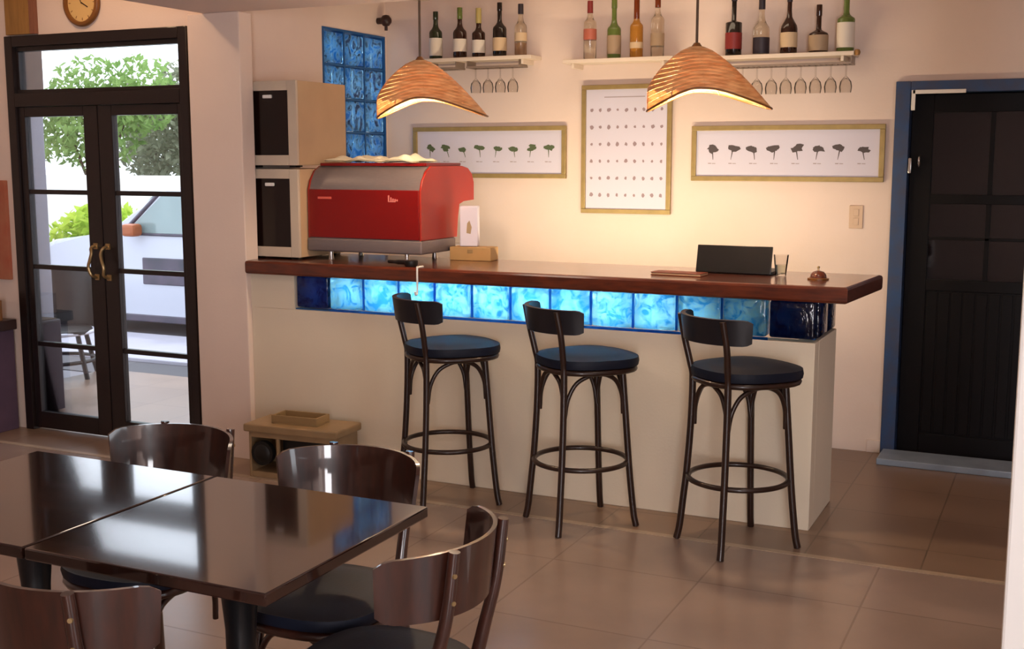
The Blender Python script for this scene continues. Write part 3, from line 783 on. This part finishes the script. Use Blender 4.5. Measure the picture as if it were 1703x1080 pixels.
# ------------------------------------------------------------------ shelves, stemware and bottles
def shelf(xa, xb, z, label, rails, knob=False):
    t = thing('wall_shelf', label, 'shelf', ((xa+xb)/2, YB, z), 0, 'bottle shelves'); W = (xb-xa)/2
    MB().box(-W, W, -.158, -.001, -.022, 0, .003).build('board', M['shelf'], t)
    for x in (-W+.06, W-.06):
        MB().box(x-.008, x+.008, -.15, -.001, -.05, -.022, .002).build('bracket', M['shelf'], t)
    for ra, rb in rails:
        q = MB()
        for x in [ra+.012+i*.03 for i in range(int((rb-ra)/.03))]:
            q.box(x-.0025, x+.0025, -.145, -.03, -.062, -.057)
        q.box(ra, rb, -.150, -.143, -.065, -.054, .001); q.box(ra, rb, -.032, -.025, -.065, -.054, .001)
        q.box(ra, ra+.006, -.143, -.032, -.065, -.022); q.box(rb-.006, rb, -.143, -.032, -.065, -.022)
        q.build('glass_rack', M['rack'], t)
    if knob:
        MB().lathe([(0, -.016), (.012, -.014), (.017, 0), (.012, .014), (0, .016)], 14, (W+.014, -.14, -.008)).build('end_knob', M['brownwood'], t)
    return t
Z1, Z2, Z3 = 2.197, 2.160, 2.150
shelf(-3.72, -2.90, Z1, 'pale wall shelf with five bottles above the left pendant lamp', [(-.28+.0, -.09), (-.02, .33)])
shelf(-2.70, -2.04, Z2, 'pale wall shelf with four bottles above the tall chart', [])
shelf(-1.83, -1.065, Z3, 'pale wall shelf with five bottles and hanging glasses, nearest the blue door', [(-.33, .37)], True)
def hglass():
    t = thing('stemmed_glass', 'clear stemmed glass hanging upside down below the shelf', 'glass', (0, 0, 0), 0, 'stemmed glasses under the right shelf')
    MB().lathe([(0, 0), (.031, 0), (.031, -.0025), (.006, -.007), (.0035, -.02), (.0035, -.07), (.012, -.078), (.028, -.098), (.033, -.125), (.029, -.155), (.027, -.155), (.031, -.125), (.026, -.1), (.009, -.082), (0, -.08)], 18).build('bowl', G['wine'], t)
    return t
hg = hglass(); hg.location = (-1.66, YB-.10, Z3-.0545)
pos = ['leftmost', 'second from the left', 'third from the left', 'fourth from the left', 'fourth from the right', 'third from the right', 'second from the right', 'rightmost']
for k in range(8):
    lb = f'clear stemmed glass hanging under the right shelf, {pos[k]} of eight'
    if k == 0: hg['label'] = lb
    else: dup(hg, (-1.66+k*.0785, YB-.10, Z3-.0545), 0, lb)
pos = ['leftmost', 'second', 'third', 'rightmost']
for k in range(4):
    dup(hg, (-3.29+k*.082, YB-.10, Z1-.0545), 0, f'clear stemmed glass hanging under the left shelf, {pos[k]} of four from the left' if k in (1, 2) else f'clear stemmed glass hanging under the left shelf, {pos[k]} of four', 'stemmed glasses under the left shelf')

def bottle(x, z, r, h, sh, neck, glass, label, lm=None, lz=(.2, .6), cap=None, cl=.04, liquid=None, rshape=.03):
    """r body radius, h full height, sh shoulder height, neck radius"""
    t = thing('bottle', label, 'bottle', (x, YB-.10, z), 0, 'bottles on the wall shelves')
    hn = h-cl
    prof = [(0, 0), (r*.9, 0), (r, .006), (r, sh), (r*.93, sh+rshape*.35), (r*.62, sh+rshape*.8), (neck*1.25, sh+rshape*1.25), (neck, sh+rshape*1.9), (neck, hn), (0, hn)]
    MB().lathe(prof, 24).build('glass', G[glass], t)
    if lm:
        z0, z1 = sh*lz[0], sh*lz[1]
        MB().lathe([(r+.0003, z0), (r+.0012, z0), (r+.0012, z1), (r+.0003, z1)], 24).build('label', LBL[lm], t)
    if cap:
        MB().lathe([(0, hn), (neck+.002, hn), (neck+.0025, hn+.002), (neck+.002, h-.002), (0, h)], 18).build('cap', LBL[cap] if cap in LBL else G[cap], t)
    if liquid:
        MB().lathe([(0, .004), (r-.003, .005), (r-.003, sh*liquid[1]), (0, sh*liquid[1])], 20).build('liquid', G[liquid[0]], t)
    return t
bottle(-3.563, Z1, .040, .285, .155, .014, 'green', 'dark green bottle with a pale label, leftmost on the left shelf', 'w', (.12, .8), 'green', .05)
bottle(-3.397, Z1, .041, .300, .150, .014, 'brown', 'dark bottle with olive neck and white label, second on the left shelf', 'w', (.25, .75), 'lgreen', .07)
bottle(-3.270, Z1, .039, .290, .140, .015, 'brown', 'dark round-shouldered bottle with a pale yellow neck foil', 'w', (.18, .72), 'y', .09, None, .02)
bottle(-3.130, Z1, .041, .315, .160, .013, 'black', 'tall black bottle with cream label, fourth on the left shelf', 'c', (.2, .68), 'black', .05)
bottle(-2.992, Z1, .036, .300, .165, .014, 'clear', 'clear bottle half full of amber drink with dark cap, right end of left shelf', 'c', (.50, .8), 'k', .06, ('amber', .45))
bottle(-2.554, Z2, .037, .330, .200, .014, 'clear', 'clear bottle with pinkish red label, leftmost on the middle shelf', 'p', (.55, .85), 'r', .07)
bottle(-2.407, Z2, .039, .330, .160, .014, 'lgreen', 'light green bottle with tan label and brown foot on the middle shelf', 't', (.15, .8), 'lgreen', .05, ('brown', .12))
bottle(-2.273, Z2, .037, .320, .170, .014, 'amber', 'amber bottle with a red brown top on the middle shelf', 'c', (.3, .5), 'redb', .12)
bottle(-2.149, Z2, .037, .330, .200, .014, 'clear', 'clear bottle with brown cap, right end of the middle shelf', 't', (.3, .65), 'redb', .06)
bottle(-1.716, Z3, .044, .330, .175, .013, 'black', 'square-shouldered dark bottle with red label, leftmost on the right shelf', 'r', (.2, .7), 'k', .04, None, .008)
bottle(-1.564, Z3, .043, .300, .130, .015, 'clear', 'clear bottle with dark label and cap, second on the right shelf', 'k', (.05, .7), 'k', .06, None, .045)
bottle(-1.416, Z3, .044, .295, .130, .012, 'brown', 'dark brown bottle with cream label in the middle of the right shelf', 'c', (.25, .85), 'k', .025, None, .05)
bottle(-1.260, Z3, .050, .250, .095, .013, 'brown', 'squat dark brown bottle with tan label, fourth on the right shelf', 't', (.1, .95), 'brown', .06, None, .018)
bottle(-1.120, Z3, .045, .350, .165, .015, 'lgreen', 'tall light green bottle with white label, right end of the right shelf', 'w', (.12, .9), 'lgreen', .05, None, .02)

# lamp above block window, clock, boards
t = thing('wall_lamp', 'small round dark brown fitting on the wall above the glass block window', 'wall light', (XL, 6.46, 2.445), 0)
MB().tube([(.0, 0, 0), (.03, 0, 0)], .02, 16).build('mount', M['ledge'], t)
q = MB().lathe([(0, -.036), (.02, -.031), (.034, -.012), (.036, 0), (.034, .012), (.02, .031), (0, .036)], 20, (.06, 0, 0)); q.build('head', M['ledge'], t)
MB().tube([(.06, .0, -.03), (.06, .0, -.06)], .01, 10).build('stub', M['ledge'], t)
t = thing('wall_clock', 'round brown rimmed clock above the glass doors', 'clock', (-4.962, YW, 2.442), 0)
cm = Matrix.Rotation(math.radians(90), 4, 'X')
q = MB().lathe([(.102, .001), (.125, .001), (.13, .012), (.125, .026), (.115, .03), (.104, .026), (.102, .012)], 40); q.bm.transform(cm); q.build('rim', M['clockrim'], t)
q = MB().lathe([(0, .001), (.104, .001), (.104, .012), (0, .012)], 40); q.bm.transform(cm); fc = q.build('face', M['clockface'], t)
q = MB()
for k in range(12):
    a = k*PI/6; q.obox((.088*math.sin(a), -.0125, .088*math.cos(a)), (.004, .001, .014), Matrix.Rotation(a, 3, 'Y'))
q.build('hour_marks', M['clockrim'], fc)
q = MB(); q.obox((.02, -.0145, -.012), (.006, .0015, .055), Matrix.Rotation(math.radians(120), 3, 'Y')); q.build('hour_hand', M['ledge'], t)
q = MB(); q.obox((-.015, -.0165, .03), (.004, .0015, .08), Matrix.Rotation(math.radians(-25), 3, 'Y')); q.build('minute_hand', M['ledge'], t)
t = thing('wall_board', 'tan and reddish brown wooden board on the wall above the glass doors', 'board', (-5.42, YW, 2.29), 0)
MB().box(-.11, .075, -.03, -.001, 0, .6, .003).build('plank', M['brownwood'], t)
MB().box(.075, .115, -.03, -.001, 0, .6, .003).build('edge_strip', M['mauvewood'], t)

# left edge things
t = thing('canvas_picture', 'faded red picture on the wall at the far left edge', 'picture', (-5.78, YW, 1.17), 0)
MB().box(-.165, .165, -.025, -.001, -.28, .30, .004).build('canvas', M['redpic'], t)
t = thing('side_cabinet', 'dark topped plum cabinet at the far left edge beside the doors', 'cabinet', (-5.93, 4.80, 0), 0)
MB().box(-.32, .355, -.16, .17, .60, .66, .006).build('top', M['ledge'], t)
MB().box(-.30, .325, -.14, .17, 0.0, .60, .004).build('body', M['plum'], t)
t = thing('wooden_box', 'small brown box standing on the plum cabinet at the far left', 'box', (-5.72, 4.82, .661), 0)
MB().box(-.12, .135, -.06, .06, 0, .12, .004).build('box_body', M['clockrim'], t)

# ------------------------------------------------------------------ pendants
def pendant(loc, rz, label):
    t = thing('pendant_lamp', label, 'pendant lamp', loc, rz, 'veneer pendant lamps over the bar')
    N = 12; NA = 64; q = MB()
    def P(tt, a, off=0.0):
        ca = math.cos(a); c2 = ca*ca
        if ca > 0: sp = c2**1.8; R = .165+.145*sp; D = .172+.078*sp
        else: sp = c2**.8; R = .165+.035*sp; D = .172+.085*sp
        # convex crown; the blunt end curls down steeply, the tip flares out
        lb = c2 if ca < 0 else 0.0
        u = min(1, tt*(1+.45*lb))
        r = .03+(R-.03)*(u**(.86-.10*lb)*(1-lb*.35)+lb*.35*math.sin(u*PI/2))
        zz = -D*(tt**(1.0+.15*c2))
        return Vector((r*math.cos(a), r*math.sin(a)*.92, zz+off))
    for i in range(N):
        a0, a1 = i/N, (i+.78)/N
        for k in range(NA):
            A0, A1 = 2*PI*k/NA, 2*PI*(k+1)/NA
            vs = [q.bm.verts.new(P(a0, A0)), q.bm.verts.new(P(a0, A1)), q.bm.verts.new(P(a1, A1, -.001)), q.bm.verts.new(P(a1, A0, -.001))]
            q.bm.faces.new(vs)
    bmesh.ops.remove_doubles(q.bm, verts=q.bm.verts, dist=1e-5)
    g = bmesh.ops.extrude_face_region(q.bm, geom=list(q.bm.faces))
    for v in [e for e in g['geom'] if isinstance(e, bmesh.types.BMVert)]: v.co += Vector((0, 0, .0022))
    q.build('shade', M['slat'], t, 50)
    q = MB()
    for k in range(8):
        a = 2*PI*k/8+.2
        q.tube([P(.03+.97*j/12, a, -.004) for j in range(13)], .003, 6)
    q.build('rib', M['slat'], t)
    MB().tube([P(1.0, 2*PI*k/64, -.001) for k in range(64)], .0045, 8, closed=True).build('rim', M['clockrim'], t)
    MB().lathe([(0, .02), (.012, .018), (.024, 0), (.026, -.02), (.018, -.05), (0, -.05)], 18).build('cap', M['clockrim'], t)
    MB().tube([(0, 0, .01), (0, 0, SOF-loc[2]-.02)], .0055, 8).build('cord', M['cord'], t)
    MB().lathe([(0, SOF-loc[2]-.03), (.05, SOF-loc[2]-.028), (.055, SOF-loc[2]-.001), (0, SOF-loc[2]-.001)], 24).build('ceiling_rose', M['cream'], t)
    MB().lathe([(0, -.05), (.012, -.052), (.026, -.075), (.034, -.095), (.024, -.115), (0, -.124)], 16).build('bulb', M['bulb'], t)
    l = bpy.data.lights.new('pendant_light', 'POINT'); l.energy = PEND; l.color = (1, .76, .50); l.shadow_soft_size = .035
    lo = bpy.data.objects.new('pendant_light', l); COL.objects.link(lo); lo.parent = t; lo.location = (0, 0, -.15)
    return t
PEND = 26
pendant((-2.735, 4.80, 2.040), math.radians(24), 'slatted veneer pendant lamp with drooping tips, left one near the block window')
pendant((-1.430, 4.80, 2.050), math.radians(18), 'slatted veneer pendant lamp with drooping tips, right one before the bottles')

# ------------------------------------------------------------------ outside: car, chair, planter, trees
car = thing('parked_car', 'white car parked in the street outside the glass doors', 'car', (-7.2, 9.6, -.118), 0)
prof = [(-2.45, .26), (-2.50, .55), (-2.42, .78), (-2.1, .90), (-1.25, .99), (-.72, 1.40), (-.35, 1.47), (.7, 1.46), (1.2, 1.38), (1.75, 1.0), (2.0, .95), (2.12, .70), (2.1, .28), (1.75, .16), (-2.1, .14)]
q = MB().prism(prof, 1, -.8, .8, .05); q.build('body', M['carpaint'], car)
for y in (-.803, .803):
    s_ = -1 if y < 0 else 1
    q = MB().prism([(-1.12, 1.00), (-.66, 1.36), (.10, 1.40), (.10, 1.00)], 1, min(y, y-.004*s_), max(y, y-.004*s_)+.0); q.build('side_window', M['carglass'], car)
    q = MB().prism([(.18, 1.00), (.18, 1.40), (1.0, 1.36), (1.42, 1.02)], 1, min(y, y-.004*s_), max(y, y-.004*s_)); q.build('side_window', M['carglass'], car)
q = MB().tube([(-1.17, -.80, .99), (-.70, -.795, 1.375)], .022, 8); q.tube([(-1.17, .80, .99), (-.70, .795, 1.375)], .022, 8); q.tube([(-1.16, -.806, .985), (1.4, -.806, .99)], .014, 8)
q.build('window_trim', M['cardark'], car)
q = MB(); q.obox((-1.03, 0, 1.20), (.64, 1.46, .01), Matrix.Rotation(math.radians(-37.6), 3, 'Y'), .003); q.build('windshield', M['carglass'], car)
q = MB().obox((-.96, -.90, 1.03), (.16, .14, .12), Matrix.Rotation(0, 3, 'X'), .03); q.build('wing_mirror', M['amber'], car)['label'] = 'brown wing mirror'
q = MB().box(-.93, .45, -.812, -.79, .50, .76, .01); q.build('dark_plate', M['cardark'], car)['label'] = 'dark grey rectangle on the car side'  # flat dark rectangle set on the near side of the car
q = MB().box(-1.9, 1.6, -.812, -.76, .13, .20, .01); q.build('sill', M['cardark'], car)
for x in (-1.62, 1.3):
    for y in (-.80, .62):
        wm = MB().tube([(x, y, .32), (x, y+.18, .32)], .32, 28); wo = wm.build('wheel', M['rubber'], car)
        MB().tube([(x, y-.012 if y < 0 else y+.192, .32), (x, y+.19, .32)] if y < 0 else [(x, y-.01, .32), (x, y+.192, .32)], .19, 20).build('hub_cap', M['steel'], wo)

t = thing('outdoor_armchair', 'black outdoor armchair standing outside the left glass door', 'chair', (-6.72, 6.35, -.118), math.radians(215))
# local back at -y
back_panel(.30, .34, 72, .48, .86, .03, .08).build('backrest', M['soot'], t)
cushion(.25, .44, .48, .0, .01).build('seat', M['soot'], t)
MB().tube([pol(.262, k*10, .45) for k in range(36)], .014, 8, closed=True).build('seat_rim', M['outwhite'], t)['label'] = 'pale seat rim'
for a in (40, 140, -40, -140):
    MB().tube(cr([pol(.22, a, .46), pol(.27, a, .25), pol(.34, a, 0)], 5), .018, 8).build('leg', M['soot'], t)
MB().tube([pol(.27, k*15, .24) for k in range(24)], .014, 8, closed=True).build('stretcher', M['soot'], t)
t = thing('planter_trough', 'low dark brown planter beside the outdoor chair', 'planter', (-6.22, 5.42, -.018), 0)
MB().box(-.35, .42, -.10, .10, 0, .60, .01).build('trough', M['plantdark'], t)
MB().box(-.33, .40, -.085, .085, .6, .605).build('soil', M['bark'], t)

def foliage(q, c, rad, n, size, r_):
    for _ in range(n):
        while True:
            p = Vector((r_.uniform(-1, 1), r_.uniform(-1, 1), r_.uniform(-1, 1)))
            if .25 < p.length < 1: break
        p = Vector((p.x*rad[0], p.y*rad[1], p.z*rad[2]))+Vector(c)
        s = size*r_.uniform(.6, 1.3); rot = Matrix.Rotation(r_.uniform(0, 6.28), 3, 'Z') @ Matrix.Rotation(r_.uniform(-1.2, 1.2), 3, 'X') @ Matrix.Rotation(r_.uniform(-1, 1), 3, 'Y')
        vs = [q.bm.verts.new(p+rot @ Vector(v)) for v in ((-s*.45, 0, 0), (0, -s, 0), (s*.45, 0, .12*s), (0, s, 0))]
        q.bm.faces.new(vs)
def tree(name, loc, hgt, clumps, m, label, cat, seed, size=.11, n=420, trunk=.07):
    r_ = random.Random(seed); t = thing(name, label, cat, loc, 0, None)
    q = MB()
    for c, rad in clumps: foliage(q, c, rad, int(n*rad[0]*rad[2]*4), size, r_)
    q.build('foliage', m, t)
    q = MB().tube(cr([(0, 0, 0), (.05, .02, hgt*.3), (-.03, 0, hgt*.6)], 4), [trunk]*4+[trunk*.75]*4+[trunk*.5], 8)
    for c, rad in clumps:
        q.tube([(-.01, 0, hgt*.35), Vector(c)*.6+Vector((0, 0, hgt*.2)), c], [trunk*.4, trunk*.3, trunk*.12], 6)
    q.build('trunk', M['bark'], t)
tree('street_tree', (-13.0, 13.2, -.118), 3.0, [((0, 0, 2.35), (.9, .6, .85)), ((.8, .1, 2.6), (.6, .5, .6)), ((-.7, 0, 2.2), (.6, .5, .6))], M['leafA'], 'fresh green tree seen through the upper left door pane', 'tree', 11, .075, 420)
tree('street_tree', (-14.5, 16.1, -.118), 3.4, [((0, 0, 2.1), (.8, .5, .9)), ((.7, .1, 2.8), (.7, .5, .6)), ((-.6, 0, 2.6), (.6, .5, .5))], M['leafB'], 'grey green tree seen through the upper right door pane', 'tree', 12, .08, 600)
tree('street_tree', (-12.3, 14.3, -.118), 3.2, [((0, 0, 2.0), (1.0, .5, .8)), ((.5, 0, 2.5), (.6, .5, .5))], M['leafB'], 'grey green tree at the right edge of the door glass', 'tree', 13, .08, 600)
tree('garden_shrub', (-10.9, 11.2, -.118), 1.2, [((0, 0, .85), (.75, .4, .30)), ((-.5, 0, .7), (.5, .3, .25))], M['leafC'], 'yellow green shrub behind the parked car', 'shrub', 14, .09, 500, .03)
tag(MB().box(-6.0, -5.2, 6.3, 6.95, -.12, -.108).build('grass_patch', M['grass']), 'thin grass patch on the ground outside', 'grass', None, 'stuff')

# ------------------------------------------------------------------ light
def area(name, loc, rot, sx, sy, e, c, spread=None):
    l = bpy.data.lights.new(name, 'AREA'); l.shape = 'RECTANGLE'; l.size = sx; l.size_y = sy; l.energy = e; l.color = c
    if spread: l.spread = math.radians(spread)
    o = bpy.data.objects.new(name, l); COL.objects.link(o); o.location = loc; o.rotation_euler = [math.radians(v) for v in rot]; return o
W_ = bpy.data.worlds.new('sky'); SC.world = W_; W_.use_nodes = True
bg = W_.node_tree.nodes['Background']; bg.inputs[0].default_value = (.93, .96, 1, 1); bg.inputs[1].default_value = 3.4
# strip lamp under the bar top, behind the glass blocks, facing them
area('bar_strip_light', (-2.45, 5.34, .93), (-90, 0, 0), 1.75, .06, 13, (.55, .85, 1))
# warm work lamps on the bar shelf shining up the back wall
area('work_light', (-2.25, 5.66, .98), (150, 0, 0), 1.7, .06, 20, (1, .78, .50))
# unseen area lamps, added as ambient light over dining area and bar
area('ceiling_fill', (-1.2, 1.6, 2.32), (0, 0, 0), .5, .5, 7, (1, .82, .66))
area('ceiling_fill', (-3.0, 3.2, 2.32), (0, 0, 0), .5, .5, 7, (1, .80, .62))
area('ceiling_fill', (-.6, 3.9, 2.32), (0, 0, 0), .4, .4, 6, (1, .80, .62))
area('alcove_light', (-2.2, 5.9, 2.78), (0, 0, 0), 1.6, .3, 5, (1, .78, .55))
l = bpy.data.lights.new('entrance_lamp', 'POINT'); l.energy = 14; l.color = (1, .70, .42); l.shadow_soft_size = .04
lo = bpy.data.objects.new('entrance_lamp', l); COL.objects.link(lo); lo.location = (-4.62, 4.2, 2.80)
# unseen lamps in right and rear openings, added for daylight fill and chair glints
area('daylight_fill', (2.44, .75, 1.35), (90, 0, 90), 1.5, 1.6, 24, (.80, .90, 1))
area('daylight_fill', (1.45, -3.24, 1.15), (90, 0, 0), 1.1, 2.1, 165, (.98, .95, .98))
sun = bpy.data.lights.new('sun', 'SUN'); sun.energy = 1.2; sun.angle = .05; so = bpy.data.objects.new('sun', sun); COL.objects.link(so)
so.rotation_euler = (math.radians(38), 0, math.radians(-120))

vs = SC.view_settings; vs.view_transform = 'Standard'; vs.look = 'None'; vs.exposure = 0.0; vs.gamma = 1.0; vs.use_curve_mapping = False
